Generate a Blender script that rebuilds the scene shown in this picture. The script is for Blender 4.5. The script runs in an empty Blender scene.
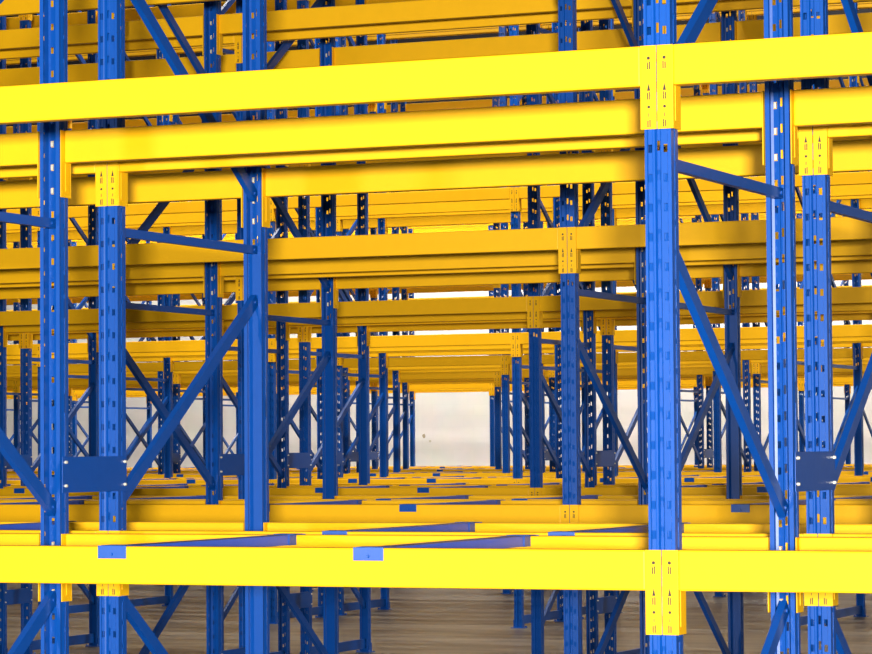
import bpy, bmesh, math
from mathutils import Vector, Matrix

scene = bpy.context.scene
C = scene.collection

# ------------------------------------------------------------------ camera
FPX = 2996.6
YAW, PITCH, ROLL = 0.40185, 0.04102, -0.0073
FLOOR_Z = 0.0
L1 = 1.3292                                 # top of the lowest beams above the floor
CAM = Vector((4.9315, -7.3318, L1 + 0.26095))
cy_, sy_ = math.cos(YAW), math.sin(YAW)
cp_, sp_ = math.cos(PITCH), math.sin(PITCH)
cr_, sr_ = math.cos(ROLL), math.sin(ROLL)
right0 = Vector((cy_, sy_, 0))
fwd0 = Vector((-sy_, cy_, 0))
fwd = (fwd0 * cp_ + Vector((0, 0, 1)) * sp_).normalized()
up0 = (Vector((0, 0, 1)) * cp_ - fwd0 * sp_).normalized()
rgt = right0 * cr_ + up0 * sr_
upv = up0 * cr_ - right0 * sr_
cam_data = bpy.data.cameras.new('camera')
cam_data.sensor_width = 36.0
cam_data.lens = FPX / 872.0 * 36.0
cam_data.clip_start = 0.1
cam_data.clip_end = 300
cam = bpy.data.objects.new('camera', cam_data)
C.objects.link(cam)
m = Matrix((rgt, upv, -fwd)).transposed().to_4x4()
m.translation = CAM
cam.matrix_world = m
scene.camera = cam


def project(x, y, z):
    d = Vector((x, y, z)) - CAM
    w = d.dot(fwd)
    return 436 + FPX * d.dot(rgt) / w, 327 - FPX * d.dot(upv) / w, w


# ------------------------------------------------------------------ world, lamps, exposure
world = bpy.data.worlds.new('world')
scene.world = world
world.use_nodes = True
bg = world.node_tree.nodes['Background']
bg.inputs['Color'].default_value = (0.93, 0.96, 1.0, 1)
bg.inputs['Strength'].default_value = 0.06


def area(name, loc, target, size, power, color=(1, 1, 1), size_y=None, spread=None):
    l = bpy.data.lights.new(name, 'AREA')
    l.energy = power
    l.size = size
    l.color = color
    if size_y:
        l.shape = 'RECTANGLE'
        l.size_y = size_y
    if spread:
        l.spread = math.radians(spread)
    o = bpy.data.objects.new(name, l)
    C.objects.link(o)
    o.location = loc
    d = Vector(target) - Vector(loc)
    o.rotation_euler = d.to_track_quat('-Z', 'Y').to_euler()
    return o


area('camera_flash', (6.15, -10.1, 1.72), (1.2, 1.5, 1.72), 0.4, 3100)
area('left_front_light', (-2.6, -9.0, 1.7), (1.2, 1.5, 1.8), 0.4, 330)  # low light from the left front, its source unseen
area('wall_wash_light', (-10, 38.6, 9.0), (-12, 42.2, 2.2), 34, 3000, (1, 0.97, 0.92), 1.0)
area('aisle_light', (-4, 15.3, 9.2), (-4, 18.0, 3.2), 22, 2200, (1, 0.98, 0.92), 0.5)
area('far_aisle_light', (-7, 32.9, 9.2), (-7, 35.4, 2.8), 26, 2600, (1, 0.98, 0.92), 0.5)

scene.view_settings.view_transform = 'Standard'
scene.view_settings.look = 'None'
scene.view_settings.gamma = 1.0
scene.view_settings.use_curve_mapping = False
scene.view_settings.exposure = 0.0


# ------------------------------------------------------------------ materials
def mat(name, color, rough=0.4, metal=0.0, noise=0.0, scale=20, bump=0.0, coat=0.0, spec=0.5):
    mt = bpy.data.materials.new(name)
    mt.use_nodes = True
    nt = mt.node_tree
    b = nt.nodes['Principled BSDF']
    b.inputs['Base Color'].default_value = (*color, 1)
    b.inputs['Roughness'].default_value = rough
    b.inputs['Metallic'].default_value = metal
    b.inputs['Specular IOR Level'].default_value = spec
    b.inputs['Coat Weight'].default_value = coat
    if noise or bump:
        tc = nt.nodes.new('ShaderNodeTexCoord')
        nz = nt.nodes.new('ShaderNodeTexNoise')
        nz.inputs['Scale'].default_value = scale
        nz.inputs['Detail'].default_value = 4
        nt.links.new(tc.outputs['Object'], nz.inputs['Vector'])
        if noise:
            mx = nt.nodes.new('ShaderNodeMix')
            mx.data_type = 'RGBA'
            mx.inputs[6].default_value = (*[c * (1 - noise) for c in color], 1)
            mx.inputs[7].default_value = (*[min(1, c * (1 + noise)) for c in color], 1)
            nt.links.new(nz.outputs['Fac'], mx.inputs['Factor'])
            nt.links.new(mx.outputs[2], b.inputs['Base Color'])
        if bump:
            bp = nt.nodes.new('ShaderNodeBump')
            bp.inputs['Strength'].default_value = bump
            bp.inputs['Distance'].default_value = 0.002
            nt.links.new(nz.outputs['Fac'], bp.inputs['Height'])
            nt.links.new(bp.outputs['Normal'], b.inputs['Normal'])
    return mt


YEL = mat('yellow_enamel', (0.90, 0.455, 0.003), 0.5, noise=0.05, scale=14, bump=0.15, spec=0.22)
BLU = mat('blue_enamel', (0.002, 0.064, 0.31), 0.33, noise=0.08, scale=30, bump=0.1, spec=0.32)
BLUG = mat('blue_galvanised_bar', (0.015, 0.09, 0.50), 0.38, noise=0.15, scale=18, spec=0.5)
DRK = mat('slot_shade_dark', (0.03, 0.022, 0.008), 0.6)  # dark colour standing in for the shade inside the connector slots
ZNC = mat('zinc_steel', (0.75, 0.68, 0.5), 0.35, metal=0.3)


def floor_material():
    mt = bpy.data.materials.new('reflection_streak_concrete')  # streaky floor reflections are painted into this brown base colour
    mt.use_nodes = True
    nt = mt.node_tree
    b = nt.nodes['Principled BSDF']
    tc = nt.nodes.new('ShaderNodeTexCoord')
    mp = nt.nodes.new('ShaderNodeMapping')
    mp.inputs['Scale'].default_value = (0.55, 2.6, 1)
    mp.inputs['Rotation'].default_value = (0, 0, math.radians(-14))
    n1 = nt.nodes.new('ShaderNodeTexNoise')
    n1.inputs['Scale'].default_value = 1.6
    n1.inputs['Detail'].default_value = 7
    n1.inputs['Roughness'].default_value = 0.65
    rp = nt.nodes.new('ShaderNodeValToRGB')
    rp.color_ramp.elements[0].position = 0.42
    rp.color_ramp.elements[0].color = (0.04, 0.031, 0.021, 1)
    rp.color_ramp.elements[1].position = 0.60
    rp.color_ramp.elements[1].color = (0.125, 0.10, 0.068, 1)
    nt.links.new(tc.outputs['Object'], mp.inputs['Vector'])
    nt.links.new(mp.outputs['Vector'], n1.inputs['Vector'])
    nt.links.new(n1.outputs['Fac'], rp.inputs['Fac'])
    nt.links.new(rp.outputs['Color'], b.inputs['Base Color'])
    n2 = nt.nodes.new('ShaderNodeTexNoise')
    n2.inputs['Scale'].default_value = 60
    bp = nt.nodes.new('ShaderNodeBump')
    bp.inputs['Strength'].default_value = 0.25
    bp.inputs['Distance'].default_value = 0.004
    nt.links.new(tc.outputs['Object'], n2.inputs['Vector'])
    nt.links.new(n2.outputs['Fac'], bp.inputs['Height'])
    nt.links.new(bp.outputs['Normal'], b.inputs['Normal'])
    b.inputs['Roughness'].default_value = 0.38
    return mt


WALL_Y = 42.2
SCUFFS = [(*p, r, c) for p, r, c in (
    ((-16.368, 1.843), 0.014, (0.36, 0.30, 0.20, 1)),
    ((-16.252, 1.752), 0.012, (0.52, 0.49, 0.36, 1)))]


def wall_material():
    mt = bpy.data.materials.new('whitewashed_block_wall')
    mt.use_nodes = True
    nt = mt.node_tree
    b = nt.nodes['Principled BSDF']
    b.inputs['Roughness'].default_value = 0.85
    b.inputs['Specular IOR Level'].default_value = 0.1
    tc = nt.nodes.new('ShaderNodeTexCoord')
    mp = nt.nodes.new('ShaderNodeMapping')
    mp.inputs['Rotation'].default_value = (math.radians(90), 0, 0)
    br = nt.nodes.new('ShaderNodeTexBrick')
    br.inputs['Scale'].default_value = 1.0
    br.inputs['Brick Width'].default_value = 0.40
    br.inputs['Row Height'].default_value = 0.20
    br.inputs['Mortar Size'].default_value = 0.008
    br.inputs['Color1'].default_value = (0.74, 0.70, 0.64, 1)
    br.inputs['Color2'].default_value = (0.725, 0.687, 0.628, 1)
    br.inputs['Mortar'].default_value = (0.72, 0.683, 0.625, 1)
    nt.links.new(tc.outputs['Object'], mp.inputs['Vector'])
    nt.links.new(mp.outputs['Vector'], br.inputs['Vector'])
    nz = nt.nodes.new('ShaderNodeTexNoise')
    nz.inputs['Scale'].default_value = 1.8
    nz.inputs['Detail'].default_value = 6
    mx = nt.nodes.new('ShaderNodeMix')
    mx.data_type = 'RGBA'
    mx.blend_type = 'MULTIPLY'
    mx.inputs['Factor'].default_value = 0.25
    nt.links.new(tc.outputs['Object'], nz.inputs['Vector'])
    nt.links.new(br.outputs['Color'], mx.inputs[6])
    nt.links.new(nz.outputs['Color'], mx.inputs[7])
    hs = nt.nodes.new('ShaderNodeHueSaturation')
    hs.inputs['Saturation'].default_value = 0.7
    hs.inputs['Value'].default_value = 1.12
    nt.links.new(mx.outputs[2], hs.inputs['Color'])
    # near-black band above the painted blockwork
    sx = nt.nodes.new('ShaderNodeSeparateXYZ')
    gt = nt.nodes.new('ShaderNodeMath')
    gt.operation = 'GREATER_THAN'
    gt.inputs[1].default_value = 6.2
    m2 = nt.nodes.new('ShaderNodeMix')
    m2.data_type = 'RGBA'
    m2.inputs[7].default_value = (0.012, 0.011, 0.012, 1)
    nt.links.new(tc.outputs['Object'], sx.inputs['Vector'])
    nt.links.new(sx.outputs['Z'], gt.inputs[0])
    nt.links.new(gt.outputs[0], m2.inputs['Factor'])
    nt.links.new(hs.outputs['Color'], m2.inputs[6])
    # a small brown scuff on the paint
    prev = m2.outputs[2]
    for (su, sv, sr, col) in SCUFFS:
        vd = nt.nodes.new('ShaderNodeVectorMath')
        vd.operation = 'DISTANCE'
        vd.inputs[1].default_value = (su, WALL_Y, sv)
        n3 = nt.nodes.new('ShaderNodeTexNoise')
        n3.inputs['Scale'].default_value = 14
        nt.links.new(tc.outputs['Object'], n3.inputs['Vector'])
        nt.links.new(tc.outputs['Object'], vd.inputs[0])
        mu = nt.nodes.new('ShaderNodeMath')
        mu.operation = 'MULTIPLY'
        nt.links.new(vd.outputs['Value'], mu.inputs[0])
        nt.links.new(n3.outputs['Fac'], mu.inputs[1])
        lt = nt.nodes.new('ShaderNodeMath')
        lt.operation = 'LESS_THAN'
        lt.inputs[1].default_value = sr
        nt.links.new(mu.outputs[0], lt.inputs[0])
        m3 = nt.nodes.new('ShaderNodeMix')
        m3.data_type = 'RGBA'
        m3.inputs[7].default_value = col
        nt.links.new(lt.outputs[0], m3.inputs['Factor'])
        nt.links.new(prev, m3.inputs[6])
        prev = m3.outputs[2]
    nt.links.new(prev, b.inputs['Base Color'])
    return mt


# ------------------------------------------------------------------ mesh helpers
def box(bm, x0, x1, y0, y1, z0, z1, bev=0.0):
    r = bmesh.ops.create_cube(bm, size=1)
    for v in r['verts']:
        v.co = Vector((x0 + (v.co.x + .5) * (x1 - x0), y0 + (v.co.y + .5) * (y1 - y0), z0 + (v.co.z + .5) * (z1 - z0)))
    if bev:
        es = set(e for v in r['verts'] for e in v.link_edges)
        bmesh.ops.bevel(bm, geom=list(es), offset=bev, segments=2, affect='EDGES', profile=0.5)
    return r['verts']


def finish(name, bm, material, smooth=False):
    bmesh.ops.recalc_face_normals(bm, faces=bm.faces)
    me = bpy.data.meshes.new(name)
    bm.to_mesh(me)
    bm.free()
    me.materials.append(material)
    if smooth:
        for p in me.polygons:
            p.use_smooth = True
    return me


def link(name, me, parent=None, loc=(0, 0, 0)):
    o = bpy.data.objects.new(name, me)
    C.objects.link(o)
    o.location = loc
    if parent:
        o.parent = parent
    return o


def thing(name, cat, loc, group=None):
    o = bpy.data.objects.new(name, None)
    o.empty_display_size = 0.1
    C.objects.link(o)
    o.location = loc
    o['category'] = cat
    o['kind'] = 'thing'
    if group:
        o['group'] = group
    return o


# ------------------------------------------------------------------ the room
def slab(name, x0, x1, y0, y1, z0, z1, material):
    bm = bmesh.new()
    box(bm, x0, x1, y0, y1, z0, z1)
    o = link(name, finish(name, bm, material))
    o['kind'] = 'structure'
    return o


slab('floor', -42, 22, -14, WALL_Y, -0.2, 0.0, floor_material())
slab('wall_back', -42, 22, WALL_Y, WALL_Y + 0.3, -0.2, 10.4, wall_material())

# ------------------------------------------------------------------ racking dimensions
BAY = 2.44189
DEP = 1.14
GAP = 0.32425
AISLE = 3.25522
STEP = 1.30389                      # from one beam level to the next
UPH = 6.86                          # upright height
UW = 0.038                          # half width of an upright
UD = 0.055                          # depth of an upright section
PITCHZ = STEP / 17                  # slot spacing
NLEV = 5


def row_y(i):
    return (i // 2) * (2 * DEP + GAP + AISLE) + (i % 2) * (DEP + GAP)


# upright section (front face at y=0, open side towards +y)
def upright_mesh():
    H = UPH
    bm = bmesh.new()
    ph = 0.0
    n = int((H - 0.06) / PITCHZ)
    z0 = (L1 - 0.038 - 0.006) % PITCHZ + 0.0       # first hole centre

    def strip(pa, pb, holes=None):
        """vertical sheet between two plan points; holes = list of (u0,u1,hh,dz)"""
        pa = Vector((pa[0], pa[1], 0))
        pb = Vector((pb[0], pb[1], 0))

        def P(u, z):
            q = pa.lerp(pb, u)
            return Vector((q.x, q.y, z))

        def quad(u0, u1, a, b):
            vs = [bm.verts.new(P(u0, a)), bm.verts.new(P(u1, a)), bm.verts.new(P(u1, b)), bm.verts.new(P(u0, b))]
            bm.faces.new(vs)
        if not holes:
            quad(0, 1, 0, H)
            return
        u0, u1, hh, dz = holes
        quad(0, u0, 0, H)
        quad(u1, 1, 0, H)
        z = 0
        for k in range(n):
            c = z0 + k * PITCHZ + dz
            quad(u0, u1, z, c - hh)
            z = c + hh
        quad(u0, u1, z, H)
    w, d = UW, UD
    for s in (-1, 1):
        strip((s * (w - .014), d), (s * w, d))
        strip((s * w, d), (s * w, 0.0), (0.38, 0.56, 0.007, 0.0375))
        strip((s * w, 0), (s * .009, 0), (0.36, 0.76, 0.0105, 0))
        strip((s * .009, 0), (s * .0055, .007))
    strip((-.0055, .007), (.0055, .007), (0.12, 0.88, 0.013, 0.008))
    bmesh.ops.remove_doubles(bm, verts=bm.verts, dist=1e-5)
    bmesh.ops.recalc_face_normals(bm, faces=bm.faces)
    # real sheet thickness
    bmesh.ops.solidify(bm, geom=list(bm.faces), thickness=0.002)
    # fit the outer size of the section exactly: x within +-UW, y from 0
    mx = max(abs(v.co.x) for v in bm.verts)
    my = min(v.co.y for v in bm.verts)
    for v in bm.verts:
        v.co.x *= UW / mx
        v.co.y -= my
    return finish('upright', bm, BLU)


def channel(bm, p, q, w, t, x0, open_side=-1):
    """U channel bar from p=(y,z) to q=(y,z); web faces +x"""
    a = Vector((0, p[0], p[1]))
    b = Vector((0, q[0], q[1]))
    d = (b - a).normalized()
    nrm = Vector((0, -d.z, d.y))
    th = 0.0025

    def prism(n0, n1, xa, xb):
        vs = []
        for base in (a, b):
            for nn, xx in ((n0, xa), (n1, xa), (n1, xb), (n0, xb)):
                vs.append(bm.verts.new(base + nrm * nn + Vector((xx, 0, 0))))
        f = [(0, 1, 2, 3), (4, 7, 6, 5), (0, 4, 5, 1), (1, 5, 6, 2), (2, 6, 7, 3), (3, 7, 4, 0)]
        for i in f:
            bm.faces.new([vs[j] for j in i])
    prism(-w / 2, w / 2, x0 + t / 2 - th, x0 + t / 2)
    prism(-w / 2, -w / 2 + th, x0 - t / 2, x0 + t / 2 - th)
    prism(w / 2 - th, w / 2, x0 - t / 2, x0 + t / 2 - th)


def brace_mesh(name, p, q, w=0.040, t=0.022, bolts=True):
    bm = bmesh.new()
    channel(bm, p, q, w, t, 0.0)
    if bolts:
        a = Vector((0, p[0], p[1])); b = Vector((0, q[0], q[1])); d = (b - a).normalized()
        for c in (a + d * 0.02, b - d * 0.02):
            r = bmesh.ops.create_cone(bm, cap_ends=True, segments=6, radius1=0.008, radius2=0.007, depth=0.03)
            for v in r['verts']:
                v.co = Vector((v.co.z, v.co.x, v.co.y)) + c
    return finish(name, bm, BLU)


YA, YB = 0.038, DEP - 0.038
# heights measured from the top of the lowest beams: (front z, rear z)
DIAG = [(-0.97, -0.20), (0.82, 0.075), (1.20, 1.93), (2.93, 2.20), (3.36, 4.08), (5.08, 4.36)]
HORI = [-1.26, 1.003, 3.15, 5.30]
diag_me = [brace_mesh('diagonal_brace', (YA, L1 + a), (YB, L1 + b), 0.042) for a, b in DIAG]
diag_mi = [brace_mesh('diagonal_brace', (YA, L1 + b), (YB, L1 + a), 0.042) for a, b in DIAG]
hori_me = [brace_mesh('horizontal_brace', (YA, L1 + z), (YB, L1 + z), 0.075 if i == 0 else 0.030) for i, z in enumerate(HORI)]
up_me = upright_mesh()


def foot_mesh():
    bm = bmesh.new()
    box(bm, -0.06, 0.06, -0.022, 0.085, 0.0, 0.006, 0.0015)
    for s in (-1, 1):
        box(bm, s * 0.039, s * 0.043, 0.002, 0.05, 0.006, 0.075)
        r = bmesh.ops.create_cone(bm, cap_ends=True, segments=6, radius1=0.009, radius2=0.009, depth=0.012)
        for v in r['verts']:
            v.co += Vector((s * 0.05, 0.068, 0.012))
    return finish('base_plate', bm, BLU)


foot_me = foot_mesh()


def liner_mesh():
    """folded steel liner that stiffens the aisle-side uprights up to the second beams"""
    bm = bmesh.new()
    top = L1 + 0.985
    box(bm, -0.0335, 0.0335, 0.024, 0.026, 0.0, top)
    box(bm, -0.0350, -0.0330, 0.026, 0.046, 0.0, top)
    box(bm, 0.0330, 0.0350, 0.026, 0.046, 0.0, top)
    return finish('liner', bm, BLU)


liner_me = liner_mesh()


def build_frame(k, i):
    """one upright frame: two uprights, zigzag and level braces"""
    t = thing('rack_ladder', 'rack frame', (k * BAY, row_y(i), 0), 'upright frames of the pallet racks')
    t['key'] = f'F{i},{k}'
    u = link('upright', up_me, t, (0, 0, 0.006))
    link('base_plate', foot_me, u, (0, 0, -0.006))
    if i % 2 == 0:
        link('liner', liner_me, u)
    u = link('upright', up_me, t, (0, DEP, 0.006))
    u.rotation_euler = (0, 0, math.pi)
    link('base_plate', foot_me, u, (0, 0, -0.006))
    if i % 2:
        link('liner', liner_me, u)
    for me in hori_me:
        link('horizontal_brace', me, t)
    for me in (diag_me if i % 2 == 0 else diag_mi):
        link('diagonal_brace', me, t)
    return t


# beams -----------------------------------------------------------------
BH, BD = 0.105, 0.044
CH = 0.2178
EX = 0.0445


def beam_mesh():
    bm = bmesh.new()
    box(bm, EX, BAY - EX, -0.004, BD - 0.004, -BH, 0.0, 0.0045)
    return finish('beam', bm, YEL)


def connector_mesh():
    """left-end connector: sits on the right half of the upright at x=0"""
    bm = bmesh.new()
    box(bm, 0.0012, 0.0445, -0.0042, -0.0008, -CH, 0.0, 0.0008)
    box(bm, 0.0410, 0.0445, -0.0008, 0.060, -CH, 0.0, 0.0008)
    box(bm, 0.0445, 0.0468, 0.010, 0.034, -CH + 0.02, -BH - 0.001, 0.0005)
    return finish('connector', bm, YEL)


def tri(bm, cx, zc, w, h, y0, y1):
    vs = []
    for y in (y0, y1):
        vs += [bm.verts.new((cx - w / 2, y, zc - h / 2)), bm.verts.new((cx + w / 2, y, zc - h / 2)), bm.verts.new((cx, y, zc + h / 2))]
    for f in ((0, 1, 2), (5, 4, 3), (0, 3, 4, 1), (1, 4, 5, 2), (2, 5, 3, 0)):
        bm.faces.new([vs[j] for j in f])


def dot(bm, cx, zc, r, y0, y1):
    q = bmesh.ops.create_cone(bm, cap_ends=True, segments=10, radius1=r, radius2=r, depth=abs(y1 - y0))
    for v in q['verts']:
        v.co = Vector((v.co.x + cx, v.co.z + (y0 + y1) / 2, v.co.y + zc))


def marks_mesh():
    """punched slots of the connector face, dark"""
    bm = bmesh.new()
    cx = 0.0215
    ya, yb = -0.0048, -0.0040
    dot(bm, cx, -0.033, 0.0045, ya, yb)
    tri(bm, cx, -0.108, 0.009, 0.020, ya, yb)
    dot(bm, cx, -0.160, 0.0040, ya, yb)
    box(bm, cx - .001, cx + .001, ya, yb, -0.186, -0.176)
    for zc in (-0.052, -0.131, -0.203):
        box(bm, cx - .0045, cx - .0015, ya, yb, zc - .010, zc + .010)
        box(bm, cx + .0012, cx + .0042, ya, yb, zc - .010, zc + .008)
    return finish('slot', bm, DRK)


def hooks_mesh():
    """hooks that reach through the upright's slots, pale steel"""
    bm = bmesh.new()
    cx = 0.0205
    c0 = -0.038
    for j in range(3):
        z = c0 - j * PITCHZ
        box(bm, cx - .0035, cx + .0035, -0.001, 0.010, z - .009, z + .009, 0.001)
    return finish('hook', bm, ZNC)


def mirror_mesh(me, name):
    m2 = me.copy()
    m2.name = name
    for v in m2.vertices:
        v.co.x = -v.co.x
    m2.flip_normals()
    return m2


beam_me = beam_mesh()
con_me = connector_mesh()


def with_details(base, *details):
    """the connector plate with its dark slot marks and its hooks, each in its own material"""
    bm = bmesh.new()
    bm.from_mesh(base)
    for n, me in enumerate(details):
        n0 = len(bm.faces)
        bm.from_mesh(me)
        bm.faces.ensure_lookup_table()
        for f in bm.faces[n0:]:
            f.material_index = n + 1
    out = bpy.data.meshes.new('connector')
    bm.to_mesh(out)
    bm.free()
    out.materials.append(base.materials[0])
    for me in details:
        out.materials.append(me.materials[0])
    return out


con_me = with_details(con_me, marks_mesh(), hooks_mesh())
con_mr = mirror_mesh(con_me, 'connector')


def build_beam(k, i, side, lev):
    """beam of bay k..k+1, row i, side 0 front / 1 rear"""
    y = row_y(i) + (DEP if side else 0)
    z = L1 + (lev - 1) * STEP
    if side == 0:
        t = thing('rack_beam', 'rack beam', (k * BAY, y, z), 'box beams of the pallet racks')
    else:
        t = thing('rack_beam', 'rack beam', ((k + 1) * BAY, y, z), 'box beams of the pallet racks')
        t.rotation_euler = (0, 0, math.pi)
    t['key'] = f'B{i},{side},{lev},{k}'
    link('beam', beam_me, t)
    link('connector', con_me, t)
    link('connector', con_mr, t, (BAY, 0, 0))
    return t


# pallet support bars -------------------------------------------------------
def support_meshes():
    bm = bmesh.new()
    hw = 0.035
    y0, y1 = BD + 0.0005, DEP - BD - 0.0005
    zt, zb = 0.0005, -0.030
    # open folded channel: top web with ribs and two side flanges
    box(bm, -hw, hw, y0, y1, zt - 0.003, zt)
    box(bm, -hw, -hw + .003, y0, y1, zb, zt - .003)
    box(bm, hw - .003, hw, y0, y1, zb, zt - .003)
    box(bm, -hw + .003, -hw + .012, y0, y1, zb, zb + .003)
    box(bm, hw - .012, hw - .003, y0, y1, zb, zb + .003)
    bar = finish('bar', bm, BLUG)
    bm = bmesh.new()
    w = 0.0445
    box(bm, -w, w, -0.0075, -0.0045, -0.034, 0.002, 0.0008)
    box(bm, -0.036, 0.036, -0.0045, BD + 0.012, 0.0008, 0.003, 0.0008)
    box(bm, hw, hw + .004, BD + 0.0005, BD + 0.050, -0.031, 0.001)
    box(bm, -hw - .003, -hw, BD + 0.0005, BD + 0.050, -0.031, 0.001)
    r = bmesh.ops.create_cone(bm, cap_ends=True, segments=8, radius1=0.0045, radius2=0.003, depth=0.003)
    for v in r['verts']:
        v.co = Vector((v.co.x, -0.009 - v.co.z, v.co.y - 0.022))
    cap = finish('end_cap', bm, BLU)
    return bar, cap


bar_me, cap_me = support_meshes()


def build_support(k, i, j):
    t = thing('pallet_support_bar', 'support bar', ((k + (0.342, 0.662)[j]) * BAY, row_y(i), L1), 'support bars across the lowest beams')
    t['key'] = f'S{i},{k},{j}'
    link('bar', bar_me, t)
    link('end_cap', cap_me, t)
    c = link('end_cap', cap_me, t, (0, DEP, 0))
    c.rotation_euler = (0, 0, math.pi)
    return t


# row spacers ---------------------------------------------------------------
def spacer_meshes():
    bm = bmesh.new()
    y0, y1 = -0.05, GAP + 0.052
    h = 0.058
    box(bm, 0.0, 0.003, y0, y1, -h, h, 0.0008)
    box(bm, -0.022, 0.0, 0.004, GAP - 0.004, h - .003, h)
    box(bm, -0.022, 0.0, 0.004, GAP - 0.004, -h, -h + .003)
    pl = finish('plate', bm, BLU)
    bm = bmesh.new()
    r = bmesh.ops.create_cone(bm, cap_ends=True, segments=6, radius1=0.0055, radius2=0.0045, depth=0.008)
    for v in r['verts']:
        v.co = Vector((v.co.z + 0.007, v.co.x, v.co.y))
    return pl, finish('bolt', bm, ZNC)


plate_me, bolt_me = spacer_meshes()


SP_Z = (-0.86, 0.19)


def build_spacer(k, p, n):
    y = row_y(2 * p) + DEP
    t = thing('row_spacer', 'row spacer', (k * BAY + UW + 0.0006, y, L1 + SP_Z[n]), 'spacer plates joining the back-to-back racks')
    t['key'] = f'P{p},{k},{n}'
    link('plate', plate_me, t)
    for yy in (-0.032, GAP + 0.034):
        for zz in (-0.036, 0.040):
            link('bolt', bolt_me, t, (0, yy, zz))
    return t


# ------------------------------------------------------------------ place everything the photograph can show
def seen(xs, margin=6):
    a = [project(*p) for p in xs]
    if max(q[0] for q in a) < -margin or min(q[0] for q in a) > 872 + margin:
        return False
    if max(q[1] for q in a) < -margin or min(q[1] for q in a) > 654 + margin:
        return False
    return True


ORD = 'first second third fourth fifth sixth seventh eighth ninth tenth eleventh twelfth thirteenth fourteenth'.split()
HIDDEN = set('P1,0,1 P3,-1,0 P3,-1,1 P3,-2,0 P3,-2,1 P3,-3,0 P3,-4,0 P3,-4,1 P4,-2,0 P4,-3,0 P4,-4,0 P4,-5,0 P4,-6,0 P5,-3,0 P5,-4,0 P5,-4,1 P5,-5,0 P5,-6,0 P5,-6,1 P5,-7,0 P6,-3,0 P6,-3,1 P6,-4,0 P6,-4,1 P6,-5,0 P6,-6,0 P6,-7,0 P6,-7,1 P6,-8,0 P6,-8,1 S10,-3,1 S10,-6,0 S10,-7,0 S11,-3,0 S11,-4,1 S12,-7,0 S12,-9,0 S12,-9,1 S13,-4,1 S13,-5,0 S13,-8,1 S13,-9,1 S7,-5,1 S8,-2,0 S8,-3,1 S9,-5,0 S9,-6,0'.split())
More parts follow.
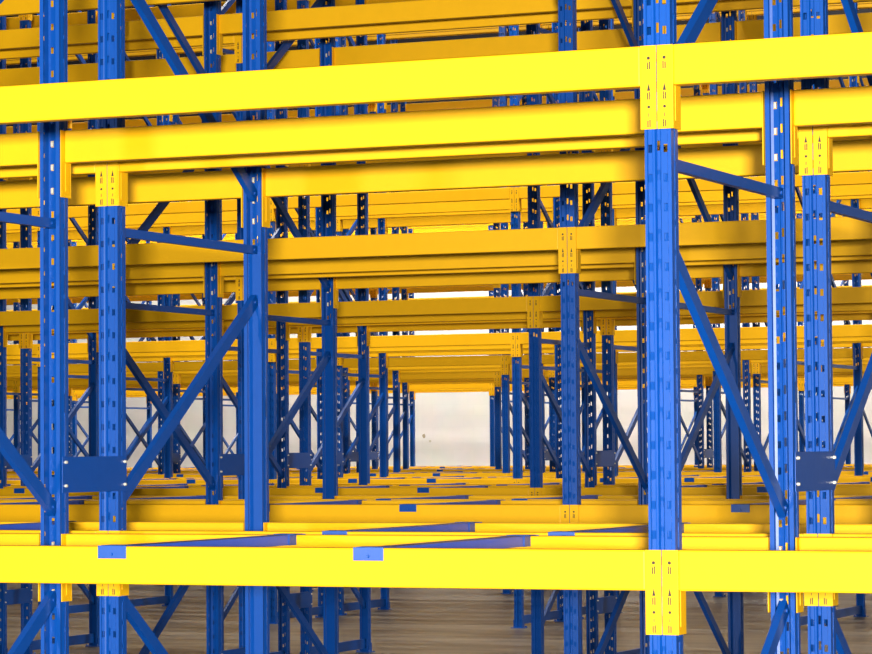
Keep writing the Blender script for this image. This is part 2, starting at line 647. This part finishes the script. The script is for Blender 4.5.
SINGLE = set('B0,0,1,0 B0,0,1,1 B0,0,2,0 B0,0,2,1 B0,1,1,-1 B0,1,1,0 B0,1,1,1 B0,1,2,-1 B0,1,2,0 B0,1,2,1 B1,0,1,-1 B1,0,1,0 B1,0,1,1 B1,0,2,-1 B1,0,2,0 B1,0,2,1 B1,1,1,-1 B1,1,1,0 B1,1,2,-1 B1,1,2,0 B10,0,1,-3 B10,0,1,-4 B10,0,1,-5 B10,0,1,-6 B10,0,1,-7 B10,0,2,-2 B10,0,2,-3 B10,0,2,-4 B10,0,2,-5 B10,0,2,-6 B10,0,2,-7 B10,0,2,-8 B10,1,1,-3 B10,1,1,-4 B10,1,1,-5 B10,1,2,-3 B10,1,2,-4 B10,1,2,-5 B10,1,2,-6 B10,1,2,-7 B10,1,2,-8 B10,1,3,-3 B10,1,4,-3 B10,1,4,-4 B10,1,4,-5 B10,1,4,-7 B11,0,2,-3 B11,0,2,-4 B11,0,2,-5 B11,0,2,-6 B11,0,2,-7 B11,0,3,-3 B11,0,3,-4 B11,0,3,-5 B11,0,3,-6 B11,0,3,-7 B11,0,5,-3 B11,0,5,-4 B11,0,5,-5 B11,0,5,-6 B11,0,5,-7 B11,1,1,-5 B11,1,2,-3 B11,1,2,-4 B11,1,2,-5 B11,1,2,-6 B11,1,2,-7 B11,1,2,-8 B11,1,3,-3 B11,1,3,-4 B11,1,3,-5 B11,1,3,-6 B11,1,3,-7 B11,1,3,-8 B11,1,5,-3 B11,1,5,-4 B11,1,5,-5 B11,1,5,-6 B11,1,5,-7 B11,1,5,-8 B12,0,1,-3 B12,0,1,-4 B12,0,1,-5 B12,0,1,-6 B12,0,1,-8 B12,0,2,-3 B12,0,2,-4 B12,0,2,-5 B12,0,2,-6 B12,0,2,-7 B12,0,2,-8 B12,0,2,-9 B12,0,3,-3 B12,0,3,-4 B12,0,3,-5 B12,0,3,-6 B12,0,3,-7 B12,0,3,-8 B12,1,2,-3 B12,1,2,-4 B12,1,2,-5 B12,1,2,-6 B12,1,2,-7 B12,1,2,-8 B12,1,2,-9 B12,1,4,-5 B12,1,4,-6 B13,0,2,-6 B13,0,4,-4 B13,0,4,-5 B13,0,4,-6 B13,0,4,-8 B13,0,4,-9 B13,1,2,-4 B13,1,2,-5 B13,1,2,-6 B13,1,2,-7 B13,1,2,-9 B13,1,4,-10 B13,1,4,-4 B13,1,4,-5 B13,1,4,-6 B13,1,4,-7 B13,1,4,-8 B13,1,4,-9 B2,0,1,-1 B2,0,1,-2 B2,0,1,0 B2,0,2,-1 B2,0,2,-2 B2,0,2,0 B2,0,3,-1 B2,0,3,-2 B2,1,1,-1 B2,1,1,-2 B2,1,1,0 B2,1,2,-1 B2,1,2,-2 B2,1,2,0 B2,1,3,-1 B2,1,3,-2 B2,1,3,0 B3,0,1,-1 B3,0,1,-2 B3,0,1,0 B3,0,2,-1 B3,0,2,-2 B3,0,2,0 B3,0,3,-1 B3,0,3,-2 B3,0,3,0 B3,1,1,-1 B3,1,1,-2 B3,1,1,0 B3,1,2,-1 B3,1,2,-2 B3,1,2,0 B3,1,3,-1 B3,1,3,-2 B3,1,3,0 B4,0,1,-1 B4,0,1,-2 B4,0,1,-3 B4,0,2,-1 B4,0,2,-2 B4,0,2,-3 B4,1,1,-1 B4,1,1,-2 B4,1,1,-3 B4,1,2,-1 B4,1,2,-2 B4,1,2,-3 B5,0,1,-1 B5,0,1,-2 B5,0,1,-3 B5,0,2,-1 B5,0,2,-2 B5,0,2,-3 B5,0,2,-4 B5,0,3,-1 B5,0,3,-2 B5,0,3,-3 B5,0,4,-3 B5,0,4,-4 B5,1,1,-1 B5,1,1,-2 B5,1,1,-3 B5,1,2,-1 B5,1,2,-2 B5,1,2,-3 B5,1,2,-4 B5,1,3,-1 B5,1,3,-2 B5,1,3,-3 B5,1,3,-4 B5,1,4,-2 B5,1,4,-3 B5,1,4,-4 B6,0,1,-1 B6,0,1,-2 B6,0,1,-3 B6,0,1,-4 B6,0,1,-5 B6,0,2,-1 B6,0,2,-2 B6,0,2,-3 B6,0,2,-4 B6,0,2,-5 B6,0,3,-1 B6,0,3,-2 B6,0,3,-3 B6,0,3,-4 B6,0,3,-5 B6,1,1,-1 B6,1,1,-2 B6,1,1,-3 B6,1,1,-4 B6,1,2,-1 B6,1,2,-2 B6,1,2,-3 B6,1,2,-4 B6,1,2,-5 B6,1,3,-1 B6,1,3,-2 B6,1,3,-3 B6,1,3,-4 B6,1,3,-5 B7,0,1,-2 B7,0,1,-3 B7,0,1,-4 B7,0,2,-1 B7,0,2,-2 B7,0,2,-3 B7,0,2,-4 B7,0,2,-5 B7,0,3,-1 B7,0,3,-2 B7,0,3,-3 B7,0,3,-4 B7,0,3,-5 B7,1,1,-2 B7,1,1,-3 B7,1,1,-4 B7,1,1,-5 B7,1,2,-1 B7,1,2,-2 B7,1,2,-3 B7,1,2,-4 B7,1,2,-5 B7,1,3,-1 B7,1,3,-2 B7,1,3,-3 B7,1,3,-4 B7,1,3,-5 B7,1,4,-2 B7,1,4,-4 B8,0,1,-2 B8,0,1,-3 B8,0,1,-4 B8,0,1,-5 B8,0,1,-6 B8,0,2,-2 B8,0,2,-3 B8,0,2,-4 B8,0,2,-5 B8,0,2,-6 B8,1,1,-3 B8,1,1,-4 B8,1,1,-5 B8,1,2,-2 B8,1,2,-3 B8,1,2,-4 B8,1,2,-5 B8,1,2,-6 B8,1,5,-2 B8,1,5,-3 B8,1,5,-4 B8,1,5,-5 B8,1,5,-6 B9,0,1,-3 B9,0,1,-4 B9,0,2,-2 B9,0,2,-3 B9,0,2,-4 B9,0,2,-5 B9,0,2,-6 B9,0,5,-2 B9,0,5,-3 B9,0,5,-4 B9,0,5,-5 B9,0,5,-6 B9,1,1,-3 B9,1,1,-4 B9,1,1,-6 B9,1,2,-2 B9,1,2,-3 B9,1,2,-4 B9,1,2,-5 B9,1,2,-6 B9,1,2,-7'.split())
ONE_BY_ONE = False
things = []
shown = {i: [] for i in range(14)}
rest = []                            # the smallest glimpses of beams, beyond the 300 that show largest
for i in range(14):
    y = row_y(i)
    for k in range(-11, 4):
        x = k * BAY
        if f'F{i},{k}' not in HIDDEN and seen([(x - .1, y, 0), (x + .1, y + DEP, UPH), (x - .1, y, UPH), (x + .1, y + DEP, 0)]):
            things.append(build_frame(k, i))
            shown[i].append(k)
        for side in (0, 1):
            yy = y + side * DEP
            for lev in range(1, NLEV + 1):
                z = L1 + (lev - 1) * STEP
                if f'B{i},{side},{lev},{k}' not in HIDDEN and seen([(x, yy, z), (x + BAY, yy, z), (x, yy, z - CH), (x + BAY, yy, z - CH)], 0):
                    if ONE_BY_ONE or f'B{i},{side},{lev},{k}' in SINGLE:
                        things.append(build_beam(k, i, side, lev))
                    else:
                        rest.append((k, yy, z, side))
        for j in (0, 1):
            sx = (k + (0.342, 0.662)[j]) * BAY
            if f'S{i},{k},{j}' not in HIDDEN and seen([(sx - .05, y, L1), (sx + .05, y + DEP, L1)], 0):
                things.append(build_support(k, i, j))
        if i % 2 == 0:
            for n in range(len(SP_Z)):
                if f'P{i//2},{k},{n}' not in HIDDEN and seen([(x + .04, y + DEP, L1 + SP_Z[n]), (x + .04, y + DEP + GAP, L1 + SP_Z[n])]):
                    things.append(build_spacer(k, i // 2, n))

# the frames that carry the outer ends of the beams leaving the picture
for i in range(14):
    for k, w in ((min(shown[i]) - 1, 'left'), (max(shown[i]) + 1, 'right')):
        t = build_frame(k, i)
        del t['key']
        t['label'] = f'blue slotted upright frame, {ORD[i]} rack from the front, past the {w} edge of the photo'

if rest:
    bm = bmesh.new()
    for k, yy, z, side in rest:
        a = Matrix.Translation((k * BAY, yy, z)) if side == 0 else Matrix.Translation(((k + 1) * BAY, yy, z)) @ Matrix.Rotation(math.pi, 4, 'Z')
        for me, mm in ((beam_me, a), (con_me, a), (con_mr, a @ Matrix.Translation((BAY, 0, 0)))):
            n0 = len(bm.verts)
            bm.from_mesh(me)
            bm.verts.ensure_lookup_table()
            bmesh.ops.transform(bm, matrix=mm, verts=bm.verts[n0:])
    o = link('distant_rack_beams', finish('distant_rack_beams', bm, YEL))
    o['kind'] = 'stuff'
    o['label'] = 'yellow beams glimpsed as slivers deep between the rows of racks'
    o['category'] = 'rack beams'

# ------------------------------------------------------------------ descriptions
LEV = ['lowest', 'second', 'third', 'fourth', 'fifth', 'sixth']


def place_words(n, total):
    if total == 1:
        return 'only one in view'
    if n == 0:
        return 'leftmost'
    if n == total - 1:
        return 'rightmost'
    return ORD[n] + ' from left'


rows = {}
for t in things:
    kk = t['key']
    v = [int(a) for a in kk[1:].split(',')]
    if kk[0] == 'F':
        g, pos = ('F', v[0]), v[1]
    elif kk[0] == 'B':
        g, pos = ('B', v[0], v[1], v[2]), v[3]
    elif kk[0] == 'S':
        g, pos = ('S', v[0]), v[1] * 2 + v[2]
    else:
        g, pos = ('P', v[0], v[2]), v[1]
    rows.setdefault(g, []).append((pos, t))
for g, lst in rows.items():
    lst.sort(key=lambda a: a[0])
    for n, (pos, t) in enumerate(lst):
        w = place_words(n, len(lst))
        if g[0] == 'F':
            t['label'] = f'blue slotted upright frame with diagonal braces, {ORD[g[1]]} rack from the front, {w}'
        elif g[0] == 'B':
            t['label'] = f'yellow box beam, {ORD[g[1]]} rack, {"rear" if g[2] else "front"} side, {LEV[g[3]-1]} level, {w}'
        elif g[0] == 'S':
            t['label'] = f'blue support bar across the lowest beams of the {ORD[g[1]]} rack, {w}'
        else:
            t['label'] = f'blue spacer plate behind the {ORD[2*g[1]]} rack, {ORD[g[2]]} up from floor, {w}'
        del t['key']
print('THINGS', len(things), {c: sum(1 for g, l in rows.items() if g[0] == c for _ in l) for c in 'FBSP'})
